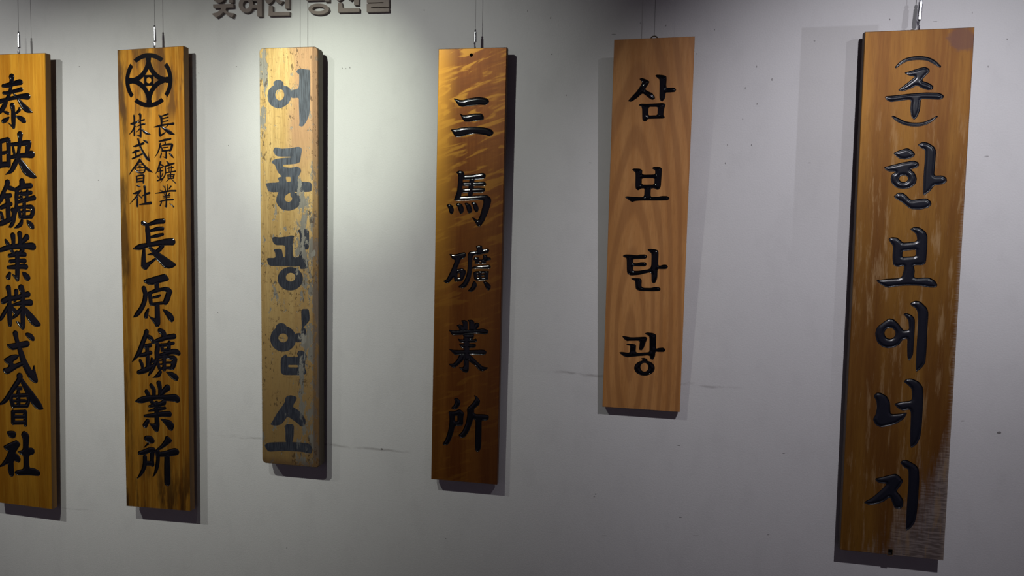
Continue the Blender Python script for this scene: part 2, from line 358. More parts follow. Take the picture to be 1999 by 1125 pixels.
B2 = [
(235,215,9,"S 238,95,14 245,150,18 246,300,16 246,445,17;S 178,245,8 230,238,24 290,205,12;S 238,320,16 200,380,12 152,430,4;S 250,275,8 290,300,6;S 315,175,12 298,225,7;S 318,220,8 370,185,10 418,168,15;S 300,285,6 360,260,12 425,245,16;S 318,75,8 350,85,22 350,200,16 357,350,18 355,460,20;S 290,438,5 330,455,12 360,470,14;S 340,330,12 285,385,6;S 365,325,10 425,385,20 485,415,20 535,435,4",'fine',.0006),
(235,215,9,"S 230,640,8 270,632,18 340,608,18 405,585,20;S 312,510,18 340,620,18 400,740,20 460,840,24 515,895,12;S 512,890,12 498,820,8 493,745,3;S 400,528,6 450,555,20 485,582,8;S 215,755,12 265,728,22 325,712,16;S 270,740,14 275,815,14;S 212,855,14 300,815,16 385,770,13",'fine',.0006),
(235,300,9,"S 345,112,24 290,190,18 210,290,14 150,378,4;S 352,130,16 420,210,16 490,285,24 570,332,5;S 300,200,8 385,195,9;S 262,275,10 300,325,13 380,340,12 420,320,14 440,262,12;S 262,258,8 350,245,9 440,245,10;S 345,205,9 345,335,9;S 290,300,7 410,290,8;S 320,222,7 360,225,7;S 285,400,13 292,500,15;S 280,400,12 350,382,12 412,375,16;S 412,378,18 405,512,16;S 300,448,9 390,430,10;S 290,492,13 400,485,14",'fine',.0006),
(235,300,9,"S 280,558,8 315,568,16 345,580,12;S 222,705,8 285,690,20 350,655,18;S 345,660,14 270,770,14 165,885,4;S 297,760,16 297,850,18 297,925,18;S 325,735,8 375,775,14;S 385,745,7 450,712,18 510,692,18;S 425,582,24 432,650,20 438,780,20 440,870,18;S 335,898,10 440,882,18 535,868,24",'fine',.0006),
(235,215,9,"S 675,88,8 715,130,24 722,200,20 722,270,18;S 725,108,10 790,85,14 838,68,14;S 745,152,8 790,138,12 838,125,12;S 745,208,8 835,186,12;S 590,300,6 660,285,16 740,265,16 830,250,14 930,240,22;S 688,310,16 690,380,20 695,440,22;S 700,452,18 760,415,14 795,385,6;S 715,290,10 790,340,24 870,395,32 955,430,5;S 835,268,10 790,312,8",'fine',.0006),
(235,215,9,"S 680,550,10 780,528,20 885,505,14;S 700,590,14 682,680,14 645,770,10 598,835,3;S 788,565,12 792,605,12;S 722,625,6 800,608,14 880,600,18 910,610,20;S 908,620,22 890,690,20 870,715,14;S 712,640,14 738,700,16;S 752,660,8 835,650,8;S 735,718,14 810,712,14 885,700,14;S 805,720,15 805,835,18;S 745,818,4 805,845,11;S 722,755,10 705,830,15;S 855,760,6 895,795,18 935,840,6",'fine',.0006),
(235,300,9,"S 705,150,18 680,220,16 650,300,11 615,360,4;S 712,192,14 755,222,12;S 665,255,9 735,245,11;S 640,318,9 745,300,11;S 698,260,13 705,350,14 702,445,15;S 648,388,8 668,425,9;S 745,345,8 725,405,8;S 645,478,10 700,460,14 748,435,10;S 812,135,10 845,175,20;S 775,228,9 860,197,18 940,172,14;S 790,240,13 792,350,12 750,440,9 700,515,3;S 825,262,9 930,240,11;S 855,230,8 855,320,9;S 895,220,8 893,315,9;S 800,338,10 880,325,11 968,310,13;S 832,378,11 842,440,11;S 835,378,10 900,370,10 945,368,13;S 940,375,13 930,435,12;S 838,442,11 930,432,11;S 842,410,7 930,402,7;S 885,340,10 885,440,10;S 842,460,11 800,498,5;S 905,458,8 975,525,9",'fine',.0006),
(235,300,9,"S 745,555,6 772,592,9;S 782,568,8 790,650,11;S 822,540,8 828,650,12;S 888,578,14 850,625,8;S 695,640,5 742,660,8;S 615,700,6 740,680,15 870,656,14 970,655,16;S 765,705,8 792,735,8;S 865,702,11 830,735,8;S 755,750,8 870,740,10;S 760,778,7 865,765,8;S 695,842,8 800,818,13 925,808,14;S 805,700,13 808,820,15 805,930,18;S 722,855,11 700,915,12;S 870,875,7 935,935,13;S 768,918,4 805,940,10",'fine',.0006),
(245,415,9,"S 305,185,38 370,220,34 388,330,44 400,450,44 402,560,42;S 415,210,28 540,165,40 660,150,44;S 435,325,22 550,292,34 650,282,32;S 435,435,20 560,408,30 655,385,24;S 145,638,14 250,608,48 380,575,38 550,545,44 700,520,52 820,515,58;S 325,640,26 318,780,40 318,930,48;P 270,940 360,880 420,860 520,790 545,830 440,920 370,1015 330,1010 290,980;S 645,590,38 590,655,38 500,720,30 385,742,6;P 380,600 440,585 500,640 600,710 740,800 905,915 840,970 760,990 680,975 600,890 530,820 450,690"),
(245,525,9,"P 312,210 335,185 500,135 680,85 712,98 768,175 755,210 620,245 480,285 400,282 330,242;S 550,265,44 550,345,42;S 322,345,42 348,450,42 330,580,42 270,710,42 200,800,38 142,850,8;S 395,435,26 520,390,32 640,362,30 730,365,44 780,405,44;S 765,420,50 725,540,52 700,590,44;S 425,440,38 440,560,36 450,610,34;S 480,508,18 560,490,24 610,468,18;P 420,580 480,595 700,562 710,625 600,635 520,660 440,645;S 555,645,46 560,800,48 562,950,50 552,985,36;P 385,690 420,695 405,790 395,870 350,882 320,850 330,780;P 390,800 450,845 520,868 570,900 560,1000 520,990 445,890;P 636,698 740,730 820,790 860,865 855,910 815,948 765,915 700,810"),
(245,630,9,"S 370,160,42 352,230,42 300,360,42 240,520,42 180,610,28 115,695,6;S 385,240,35 450,280,38 500,350,22;S 350,418,38 435,398,36;S 378,430,36 388,600,35 390,790,36;S 240,585,26 340,560,38 440,530,35;S 258,670,28 290,740,32 298,805,24;S 230,875,35 310,850,45 400,810,45 480,755,28;P 425,720 440,620 460,600 500,640 520,720 470,710 430,760;S 545,350,30 565,420,42 552,520,45 548,650,40 500,760,36 450,860,30 392,945,5;S 605,142,42 660,180,50 680,235,46;S 470,350,22 580,310,38 720,262,42 850,242,45;S 590,400,30 700,392,30 840,362,28;S 635,390,26 650,480,34;S 768,345,28 762,450,36;S 650,490,28 760,480,30;S 600,575,26 700,550,34 800,515,42 890,515,48 930,540,40;S 680,570,36 680,700,36 680,820,36;S 562,630,26 575,740,28 598,810,30;S 560,625,18 700,605,24 845,625,44;S 865,650,48 842,740,48 825,795,38;S 585,668,14 640,662,14;S 590,735,14 655,730,14;S 700,705,20 820,700,20;P 580,785 840,765 840,835 720,820 580,845;S 610,870,32 580,920,38 530,950,22 475,972,4;P 700,860 820,865 900,910 940,960 920,1030 880,1030 800,980 740,910"),
(245,730,9,"S 370,315,38 400,370,38;S 450,205,34 495,280,38 500,375,32;S 585,168,46 605,260,38 605,380,36;S 735,248,56 680,300,44 625,365,30;S 170,488,8 270,465,50 400,435,50 560,412,38 720,422,50 860,425,62 905,450,56;S 445,475,30 500,540,40;S 680,495,40 600,540,40;S 420,572,22 560,545,36 680,520,34;S 405,657,14 550,625,32 690,605,28;S 340,742,24 500,730,38 650,708,44 765,710,50;S 545,520,42 550,760,42 555,900,46 545,985,40;S 388,828,36 345,905,46;P 395,840 450,875 520,868 590,930 560,1025 520,1020 490,985 435,905;P 598,785 700,798 790,815 850,880 860,930 825,1008 770,1000 700,900"),
(245,835,9,"P 315,185 345,140 430,138 490,175 518,240 495,285 420,285 350,240;P 380,270 430,290 330,355 312,358;S 245,450,32 330,432,42 420,395,42 490,390,38;S 342,520,38 340,620,38 320,720,35 260,830,25 198,900,5;S 470,430,44 465,560,38 472,650,38;S 370,628,38 470,630,38;P 700,150 750,150 822,220 812,255 700,340 600,400 540,420 525,390 620,310 680,220;S 560,430,44 570,550,35 550,700,34 515,810,20 478,870,5;S 600,472,42 720,460,50 850,430,60 888,428,56;S 730,520,48 732,700,54 735,880,56 735,970,54"),
]
B3 = [
(505,125,9,"P 660,130 690,90 760,80 830,95 898,100 905,150 905,500 900,800 880,920 830,1030 770,1105 700,1085 718,1040 712,900 705,700 705,592 600,602 570,590 572,460 600,455 700,430 712,300 712,180 680,165;P 255,330 290,290 360,275 430,310 440,385 500,388 560,440 580,520 565,620 520,700 450,750 380,780 300,775 220,735 170,660 155,560 170,460 230,395 268,375;G 370,540,78,98"),
(505,280,9,"P 255,150 258,105 285,70 340,75 400,95 560,80 700,58 752,78 758,130 740,250 725,330 680,355 520,375 425,375 435,415 560,430 680,405 735,440 748,490 725,550 690,585 695,612 685,640 690,675 850,675 920,690 940,760 930,835 890,855 640,855 560,862 180,857 150,800 140,750 118,715 150,695 355,685 350,640 328,622 350,598 410,580 350,530 310,450 280,370 230,350 228,310 280,280 340,265 560,245 577,235 340,232 300,215;H 475,590 560,590 570,632 562,672 492,676 480,630;P 350,840 620,855 700,890 735,960 735,1040 700,1110 640,1155 540,1188 420,1172 340,1100 303,1020 312,950;H 452,975 475,915 560,862 555,920 588,965 575,1010 530,1032 480,1020"),
(505,440,9,"P 235,250 240,215 280,200 350,212 490,200 580,178 632,190 610,230 600,400 598,560 720,560 722,150 695,120 690,80 760,62 850,72 886,100 885,280 880,400 860,430 790,425 780,500 780,580 860,600 880,700 860,750 790,770 730,770 720,718 600,730 490,720 200,718 165,680 148,620 145,575 295,572 290,480 262,440 280,415 360,412 410,430 430,555 468,560 470,352 300,350 255,310;P 890,540 900,500 940,470 980,420 1002,480 985,540 940,555;E 555,940,222,208;G 562,912,82,76"),
(505,620,9,"E 430,375,228,228;E 395,165,90,68;G 428,360,82,76;P 630,285 740,268 765,430 650,440;P 745,-115 765,-150 880,-150 897,0 890,60 830,130 790,170 830,210 842,330 832,440 762,480 750,430 745,270 755,150;P 670,640 700,588 760,578 820,620 850,680 820,760 810,880 842,960 812,1012 430,1015 385,960 385,760 400,700 480,640 500,690 700,695;H 520,835 695,835 690,878 520,876"),
(505,765,9,"P 468,110 500,75 560,62 640,78 672,110 660,150 620,210 600,270 690,320 770,400 828,500 820,580 790,612 740,612 650,530 505,432 440,530 390,580 300,602 200,580 240,520 320,380 400,270 460,180;P 450,605 490,572 600,570 622,610 615,780 590,900 470,900 470,680;P 102,935 170,895 350,885 640,885 870,905 930,960 946,1040 922,1092 850,1075 700,1050 400,1040 170,1056 120,990"),
]
B4 = [
(855,170,9,"P 268,198 320,205 380,225 450,225 560,195 720,172 860,195 905,245 885,290 830,322 740,312 560,335 430,352 370,338 320,270;P 380,455 430,490 500,490 640,462 770,462 810,520 802,580 700,592 560,612 470,612 425,560;P 220,745 300,740 400,712 560,698 740,702 890,722 960,762 985,810 920,875 830,845 660,820 540,838 400,878 305,882 268,820"),
(855,325,9,"P 315,103 370,72 440,82 468,128 440,200 430,400 410,520 400,600 275,605 330,450 350,300 360,150;P 430,150 600,145 800,108 848,160 820,218 640,238 430,238;P 420,275 640,275 820,262 852,310 830,348 640,348 420,348;P 410,385 830,373 828,430 790,462 600,468 405,468;P 555,200 648,200 610,530 518,530;P 300,525 600,515 860,498 932,560 938,620 885,800 805,980 742,1058 690,1052 650,980 590,890 640,905 700,948 740,860 810,598 700,592 500,605 275,608;P 145,678 200,658 260,690 282,760 270,822 230,848 200,810 180,730;P 305,662 350,638 420,658 460,740 445,812 400,842 372,810 350,720;P 460,645 510,638 570,668 605,760 590,812 535,832 512,780 490,700;P 575,640 640,618 690,660 718,740 702,802 660,808 630,760 608,680"),
(855,470,9,"P 192,230 280,245 390,220 470,198 498,250 470,302 405,325 370,420 330,505 430,480 502,540 470,630 430,712 290,728 278,640 200,740 150,755 85,712 150,680 240,500 302,342 250,328 220,270;H 345,575 382,572 382,644 345,644;P 525,195 690,178 662,95 720,78 778,90 780,150 870,132 908,170 880,222 800,235 700,258 610,265 600,450 600,540 570,680 500,812 440,840 342,818 440,740 500,610 525,450;P 640,280 720,290 720,330 790,330 790,245 860,255 870,290 930,300 932,340 845,358 850,410 640,410 650,345 615,340 625,322;H 722,368 762,368 758,384 724,384;S 615,480,18 700,468,30 890,462,38;P 612,535 902,528 885,600 880,700 640,708;H 678,578 712,578 712,594 680,594;H 765,575 818,575 816,594 765,594;H 684,628 712,628 712,642 684,642;H 765,625 815,625 814,642 765,642;P 610,725 650,705 692,780 650,862 590,905 515,888 580,820;P 785,715 860,718 932,790 922,850 882,885 840,830"),
(855,615,9,"P 180,256 260,272 380,268 680,252 800,238 880,268 888,310 845,350 700,328 520,338 420,352 250,362 220,310;P 322,185 380,162 442,190 442,290 380,290 360,220;P 398,102 460,86 522,110 522,290 438,290 435,160 420,122;P 512,90 600,82 645,130 655,290 542,290 545,122;P 645,150 690,128 732,160 722,210 660,270 625,270;P 430,340 640,335 630,400 600,432 440,432 450,390;P 345,412 400,428 640,428 660,412 692,440 675,484 560,492 400,492 368,460;P 365,512 450,515 660,508 672,545 640,582 420,588 388,550;P 182,596 280,615 550,620 800,608 852,640 852,680 800,712 600,700 380,702 300,712 240,650;S 500,430,50 500,600,52 500,760,50;P 450,780 545,780 542,990 500,1022 440,1002 380,940 365,918 450,920;P 380,690 470,700 450,800 340,900 290,930 240,920 180,860 270,855 330,790;P 540,690 600,728 690,820 790,910 895,925 850,962 790,995 730,982 640,880 540,820"),
(850,765,9,"P 325,120 380,108 432,150 442,210 410,272 350,322 265,292 320,240 345,180;P 225,345 330,345 430,303 512,380 490,450 488,598 345,602 322,700 280,830 240,912 190,948 118,930 180,830 225,680 245,560 245,420;H 345,425 385,425 385,520 342,520;P 675,52 740,90 788,160 772,230 682,302 682,392 890,398 945,430 932,492 880,512 812,502 812,700 802,1000 760,1058 720,1062 693,1000 700,700 705,498 660,490 640,570 590,700 520,802 450,818 398,766 470,700 530,560 560,400 552,290 640,210 700,122"),
]
B5 = [
(1210,130,9,"P 342,215 380,200 440,215 522,260 515,290 440,400 520,445 570,465 617,530 617,570 570,588 520,562 402,465 300,558 200,622 138,608 180,560 300,430 380,310 390,270 360,240;P 618,160 650,140 740,146 825,165 815,370 870,372 950,368 992,400 972,448 870,457 805,457 800,560 740,622 694,580 700,230 660,200;P 325,680 370,650 480,655 680,645 750,638 808,660 780,740 765,855 792,890 772,915 600,918 490,922 470,957 430,965 393,940 390,710;H 508,710 665,710 660,855 500,860"),
(1205,305,9,"P 256,235 290,216 400,220 442,245 435,325 665,322 665,250 608,215 640,186 740,188 788,215 775,400 765,540 730,592 690,592 650,565 590,568 585,720 700,715 780,700 880,700 924,740 890,778 760,782 400,782 310,792 260,808 210,780 130,720 160,703 300,715 470,720 480,568 420,570 370,604 330,582 316,540 320,290 290,265;H 432,388 655,388 650,498 430,500"),
(1200,465,9,"P 136,315 180,288 280,290 400,305 440,290 540,288 574,320 552,362 440,367 325,370 325,440 410,440 450,423 540,423 567,460 540,499 440,499 325,495 325,575 420,575 640,540 648,270 610,245 572,200 620,186 720,198 774,225 765,480 800,485 850,468 910,468 940,505 910,547 820,547 755,545 750,700 720,782 680,799 646,770 645,595 440,647 280,662 213,620 210,350 170,340;P 280,710 320,700 440,703 477,730 470,870 640,875 700,856 770,856 812,890 790,935 640,937 440,932 368,900 356,750 320,740"),
(1195,630,9,"P 172,238 220,238 340,260 520,250 590,248 622,275 590,350 560,440 520,492 468,480 480,400 485,318 300,322 260,327 210,290;P 242,383 280,368 400,380 422,400 412,535 640,522 655,500 655,240 600,215 568,190 620,170 720,183 777,215 765,460 820,445 900,438 942,475 915,518 830,518 762,512 755,590 720,658 670,642 655,575 450,592 270,612 200,592 116,528 160,513 310,535 315,410 270,400;E 568,800,182,134;P 505,625 560,618 620,640 618,690 520,695 530,650;G 567,786,68,76"),
]
B6 = [
(1715,100,7.5,"S 255,235,16 330,170,26 430,120,30 580,100,32 720,115,30 820,165,30 900,225,18"),
(1715,100,7.5,"P 370,315 480,285 600,245 680,226 742,255 754,300 700,350 632,430 740,465 805,510 793,562 730,573 650,550 562,500 460,557 350,592 280,572 360,510 450,440 535,372 440,358;P 84,660 250,645 480,618 700,603 880,606 952,640 958,680 900,713 700,702 620,702 612,850 572,960 520,1008 478,960 463,850 478,707 320,727 180,748 120,720"),
(1715,100,7.5,"S 212,958,18 290,1010,30 390,1055,32 520,1075,32 650,1065,30 760,1020,25 855,958,13"),
(1710,270,7.5,"P 246,220 330,180 460,140 532,175 578,235 542,282 440,315 340,302;P 110,430 200,400 400,350 550,326 622,350 633,400 592,437 505,457 565,500 602,590 582,670 502,732 400,748 300,728 228,660 210,600 228,530 290,493 200,492 150,472;G 405,593,63,48;P 606,95 680,53 760,63 852,120 882,180 867,400 852,548 980,543 1032,580 1043,630 992,672 852,692 802,770 698,846 688,800 698,500 718,300 718,170 660,147;P 257,850 320,797 390,797 442,830 512,908 640,888 740,880 803,920 818,970 762,1022 640,1048 500,1038 400,952 290,887"),
(1695,430,7.5,"P 292,275 340,248 420,253 482,300 507,330 718,310 705,210 660,170 606,130 680,96 760,108 843,170 868,240 862,400 847,620 802,662 662,662 683,740 667,848 890,836 972,880 1018,950 992,988 900,988 760,962 560,957 400,972 280,993 180,942 104,880 250,860 483,846 518,740 523,667 430,688 368,662 352,560 363,380 318,320;H 505,455 700,432 695,525 500,540"),
(1695,580,7.5,"P 97,540 128,440 218,370 300,315 372,323 442,390 502,470 522,489 598,480 588,350 558,300 510,250 560,232 642,268 683,320 682,450 667,700 657,850 600,944 573,900 568,750 573,607 502,627 452,702 370,743 280,753 198,728 128,660;G 318,533,80,78;P 606,95 680,53 760,63 862,160 883,240 862,500 852,800 837,960 792,1032 698,1106 693,1000 708,700 728,400 723,220 690,162 640,137"),
(1690,730,7.5,"P 117,330 150,277 220,277 312,328 358,420 362,593 500,583 614,562 562,662 440,738 330,768 220,788 148,752 102,670 148,590 163,500 158,400;P 410,440 520,408 678,393 673,222 620,167 550,115 600,73 680,68 782,118 843,200 843,400 823,750 802,920 752,1032 668,1094 652,1060 652,850 663,522 540,543 478,512"),
(1675,890,7.5,"P 246,335 400,298 550,260 612,298 664,370 622,442 562,520 622,580 668,660 658,752 610,783 538,773 508,702 468,602 380,672 260,713 160,723 74,685 200,618 320,518 428,410 330,407 268,377;P 611,100 660,60 730,68 852,138 893,200 898,350 883,600 862,850 832,982 772,1062 702,1106 698,1050 713,750 738,400 738,202 680,177"),
]
WALLTEXT = [
('잊', (400,0,10,"E 270,-60,118,112;G 270,-60,50,46;P 470,-240 548,-240 548,50 470,50;P 155,85 555,72 555,145 415,150 400,200 470,245 570,260 535,345 440,300 360,235 290,300 215,345 130,270 230,240 305,190 315,155 165,155")),
('혀', (400,0,10,"E 800,92,142,156;G 803,92,64,78;P 1020,-330 1112,-330 1112,320 1020,320;P 925,90 1025,90 1025,156 925,156;P 930,-45 1025,-45 1025,22 930,22;P 670,-170 930,-175 930,-105 670,-100;P 740,-270 860,-270 860,-205 740,-205")),
('진', (400,0,10,"P 1180,-170 1500,-175 1500,-105 1390,-100 1400,-50 1450,0 1530,18 1475,82 1400,40 1345,-20 1310,30 1240,88 1165,10 1250,-30 1290,-95 1180,-95;P 1565,-330 1650,-330 1650,165 1565,168;P 1245,108 1320,112 1325,235 1655,228 1650,300 1240,308")),
('광', (590,0,10,"P 90,-260 380,-270 370,-120 295,-120 300,-200 90,-190;P 150,-170 225,-170 225,-50 150,-50;P 75,-62 440,-70 440,0 80,10;P 438,-320 530,-320 530,-190 595,-190 595,-120 530,-120 532,28 438,28;E 320,175,202,108;G 315,172,118,46")),
('산', (590,0,10,"P 780,-250 870,-250 880,-130 930,-70 990,-30 940,10 870,-40 830,-90 790,-40 725,22 660,-10 740,-80 775,-150;P 1010,-300 1100,-300 1100,-150 1165,-150 1165,-80 1100,-80 1100,95 1010,98;P 700,50 770,45 790,160 1115,155 1115,228 695,240")),
('들', (590,0,10,"P 1280,-330 1660,-340 1660,-275 1365,-268 1365,-232 1680,-240 1680,-172 1280,-162;P 1230,-145 1720,-155 1720,-95 1230,-85;P 1258,-68 1690,-75 1690,135 1340,142 1345,160 1690,150 1690,225 1257,235 1257,72 1590,60 1585,42 1260,50")),
]
# ------------------------------------------------------------------ materials
def simple(name, c, rough, metal=0, coat=0, bumpy=0):
    n = NT(name)
    v = n.noise(n.map((60,60,60)), 1, 3)
    m = n.out(n.mix(n.ramp(v,.35,.7,0,.5), c, mul(c,.8)), rough, coat, .05, metal)
    if bumpy: n.bump(n.noise(n.map((bumpy,)*3), 1, 3), .15, .0008)
    return m
INK = simple('black_lacquer', (.005,.005,.008), .12, 0, .15, 0)
INKSOFT = simple('dark_navy_paint', (.008,.009,.016), .28, 0, 0, 0)
INKGLOSS = simple('thick_black_lacquer', (.003,.003,.005), .06, 0, 0, 0)
HOLE = simple('dark_hole', (.006,.004,.003), .8)
STEEL = simple('nickel_steel', (.55,.55,.60), .22, 1)
DARKMETAL = simple('dark_brass', (.12,.09,.06), .35, 1)
WIRE = simple('nylon_wire', (.22,.21,.22), .5)
LETTER = simple('grey_brown_letter_board', (.20,.155,.14), .6, 0, 0, 300)

def wall_material():
    n = NT('matte_wall_paint'); x, y, z = n.xyz()
    base = (.60,.59,.60)
    big = n.noise(n.map((1.1,1,1.3)), 1, 3, .5); mid = n.noise(n.map((14,14,9)), 1, 4, .6)
    c = n.mix(n.ramp(big,.35,.7,0,.10), base, (.50,.49,.50))
    c = n.mix(n.ramp(mid,.45,.75,0,.20), c, (.45,.44,.45))
    # small dents and ticks
    sp = n.voro(n.map((9,1,6)), 1); jit = n.noise(n.map((60,60,60)), 1, 2)
    tick = n.ramp(n.math('ADD', sp, n.math('MULTIPLY', n.math('SUBTRACT', jit, .5), .1)), .0, .035, 1, 0)
    sp2 = n.noise(n.map((2.2,2,3)), 1, 2); tick = n.math('MULTIPLY', tick, n.ramp(sp2,.50,.56,0,1))
    c = n.mix(n.math('MULTIPLY', tick, .5), c, (.16,.14,.14))
    # two broken scuff lines and the faint filled patch at upper right
    wob = n.math('MULTIPLY', n.math('SUBTRACT', n.noise(n.map((14,14,14)), 1, 4), .5), .022)
    br = n.ramp(n.noise(n.map((11,11,40)), 1, 5, .7), .38, .60)
    for (ax, az), (bx, bz), w, s in SCUFFS:
        k = (bz-az)/(bx-ax)
        line = n.math('ADD', n.math('MULTIPLY_ADD', x, k, az-k*ax), wob)
        m = n.ramp(n.math('ABSOLUTE', n.math('SUBTRACT', z, line)), 0, w, 1, 0)
        m = n.math('MULTIPLY', m, n.math('MULTIPLY', n.ramp(x, ax, ax+.12), n.ramp(x, bx-.12, bx, 1, 0)))
        c = n.mix(n.math('MULTIPLY', n.math('MULTIPLY', m, br), s), c, (.20,.18,.18))
    (px0,pz0),(px1,pz1) = PATCH
    m = n.math('MULTIPLY', n.ramp(x,px0-.002,px0+.002), n.ramp(x,px1-.004,px1+.004,1,0))
    m = n.math('MULTIPLY', m, n.math('MULTIPLY', n.ramp(z,pz0-.35,pz0+.05), n.ramp(z,pz1-.003,pz1+.003,1,0)))
    c = n.mix(n.math('MULTIPLY', m, .42), c, (.40,.385,.38))
    fine = n.noise(n.map((900,900,900)), 1, 2); roll = n.noise(n.map((230,230,230)), 1, 3)
    n.bump(n.math('ADD', n.math('MULTIPLY', fine, .4), roll), .35, .0012)
    return n.out(c, .62, 0, .1, 0, .3)
wp = lambda px, py: onplane(px, py, 0, 0)
SCUFFS = [(wp(385,846),wp(830,886),.006,.5), (wp(1030,722),wp(1470,762),.006,.5), (wp(60,985),wp(200,1000),.004,.3)]
a, b = wp(1565,54), wp(1716,300)
PATCH = ((a[0], b[1]), (wp(1716,40)[0], a[1]))

# ------------------------------------------------------------------ setting
def box(name, lo, hi, mat):
    x0,y0,z0 = lo; x1,y1,z1 = hi
    V = [(x0,y0,z0),(x1,y0,z0),(x1,y1,z0),(x0,y1,z0),(x0,y0,z1),(x1,y0,z1),(x1,y1,z1),(x0,y1,z1)]
    Fs = [(0,3,2,1),(4,5,6,7),(0,1,5,4),(1,2,6,5),(2,3,7,6),(3,0,4,7)]
    return tag(link(name, mesh(name, V, Fs), mat), kind='structure')
box('wall_back', (-6,0,0), (5,.12,2.8), wall_material())
box('floor', (-6,-5,-.1), (5,0,0), simple('dark_vinyl_floor', (.10,.085,.075), .4))
box('ceiling', (-6,-5,2.8), (5,.12,2.9), simple('dark_ceiling_paint', (.10,.10,.11), .9))

NICKS = "1477,130,2,6 1507,155,2,7 1455,172,1.5,6 1478,203,2,4 1450,233,1.5,5 1416,319,2,4 1467,283,2,4 1075,35,2,5 1077,106,3,3 1590,80,5,1.5 1737,38,2,5 1105,186,2,4 1250,45,1.5,5 1300,50,1.5,5 1360,105,2,3 1395,58,1.5,5 1152,318,8,1 1198,67,14,1.2 1420,283,2,3 828,20,1.5,5 1030,22,1.5,5 1580,318,7,1 1898,25,1.5,5 1966,77,1.5,5 1929,130,1.5,5 1927,305,12,1 1825,42,12,1 462,130,3,2 446,284,2,2 388,143,2,2 192,352,2.5,2 155,130,2,2 745,877,5,4 668,133,2,3 675,134,2,3 683,132,2,4 300,60,1.5,2 1325,870,8,1.2 1358,1046,14,1 1180,1046,12,1 1163,965,4,3 1328,1010,8,1.5 1530,885,8,1.5 1950,845,10,6 1880,822,9,1.5 870,1052,3,2 1160,970,4,2 380,612,2,2 425,610,2,1.5 560,1070,2,2 1500,1044,6,1.2"
def nicks():
    rnd = random.Random(3); V, Fs = [], []
    for px, py, a, b in nums(NICKS):
        n = len(V); k = 9; pts = []
        for t in range(k):
            q = 2*math.pi*t/k; r = .42*rnd.uniform(.6,1.15); pts.append(wp(px+a*r*math.cos(q), py+b*r*math.sin(q)))
        V += [(x,-.0005,z) for x, z in pts]+[(x,-.0001,z) for x, z in pts]
        Fs.append([n+i for i in range(k)][::-1]); Fs += [[n+i, n+(i+1)%k, n+k+(i+1)%k, n+k+i] for i in range(k)]
    return tag(link('paint_nicks', mesh('paint_nicks', V, Fs), simple('dirt_grey', (.20,.19,.19), .8)),
        'scattered small dark paint nicks and smudges on the grey wall', 'nicks', kind='stuff')
nicks()

# ------------------------------------------------------------------ woods
def x_curl(n, c):          # figured grain of the fourth board: slanting ripples, stronger near the top
    x, y, z = n.xyz()
    w = n.noise(n.map((10,10,52), (0,0,0), (0,math.radians(20),0)), 1, 2, .5, .8)
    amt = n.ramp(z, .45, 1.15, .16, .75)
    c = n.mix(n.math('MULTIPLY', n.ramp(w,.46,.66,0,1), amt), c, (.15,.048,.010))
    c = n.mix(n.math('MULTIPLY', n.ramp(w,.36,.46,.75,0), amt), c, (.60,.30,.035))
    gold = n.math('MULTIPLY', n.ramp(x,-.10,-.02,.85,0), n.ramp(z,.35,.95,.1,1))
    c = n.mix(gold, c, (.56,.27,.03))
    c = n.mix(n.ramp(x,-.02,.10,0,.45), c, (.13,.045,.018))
    return c
def x_stain(n, c):         # second board: dark water stains at the foot and along the left edge
    x, y, z = n.xyz()
    s = n.noise(n.map((28,28,5)), 1, 4, .6)
    low = n.ramp(z,.0,.30,1,0)
    c = n.mix(n.math('MULTIPLY', n.ramp(s,.45,.62,0,.85), low), c, (.07,.030,.012))
    c = n.mix(n.math('MULTIPLY', n.ramp(x,-.093,-.075,1,0), n.ramp(s,.4,.6,.2,.8)), c, (.06,.028,.012))
    c = n.mix(n.math('MULTIPLY', n.ramp(z,1.20,1.27,0,1), n.ramp(s,.45,.6,0,.7)), c, (.09,.045,.025))
    return c
def x_cathedral(n, c):     # fifth board: pale beech with arched figure
    w = n.t.nodes.new('ShaderNodeTexWave'); w.wave_type = 'RINGS'; w.rings_direction = 'Y'
    n.put(w.inputs['Vector'], n.map((5,1,.75), (.17,0,-.12)))
    w.inputs['Scale'].default_value = 2.6; w.inputs['Distortion'].default_value = 5; w.inputs['Detail'].default_value = 2; w.inputs['Detail Scale'].default_value = .7
    return n.mix(n.ramp(w.outputs[1],.3,.9,0,.5), c, (.30,.125,.042))
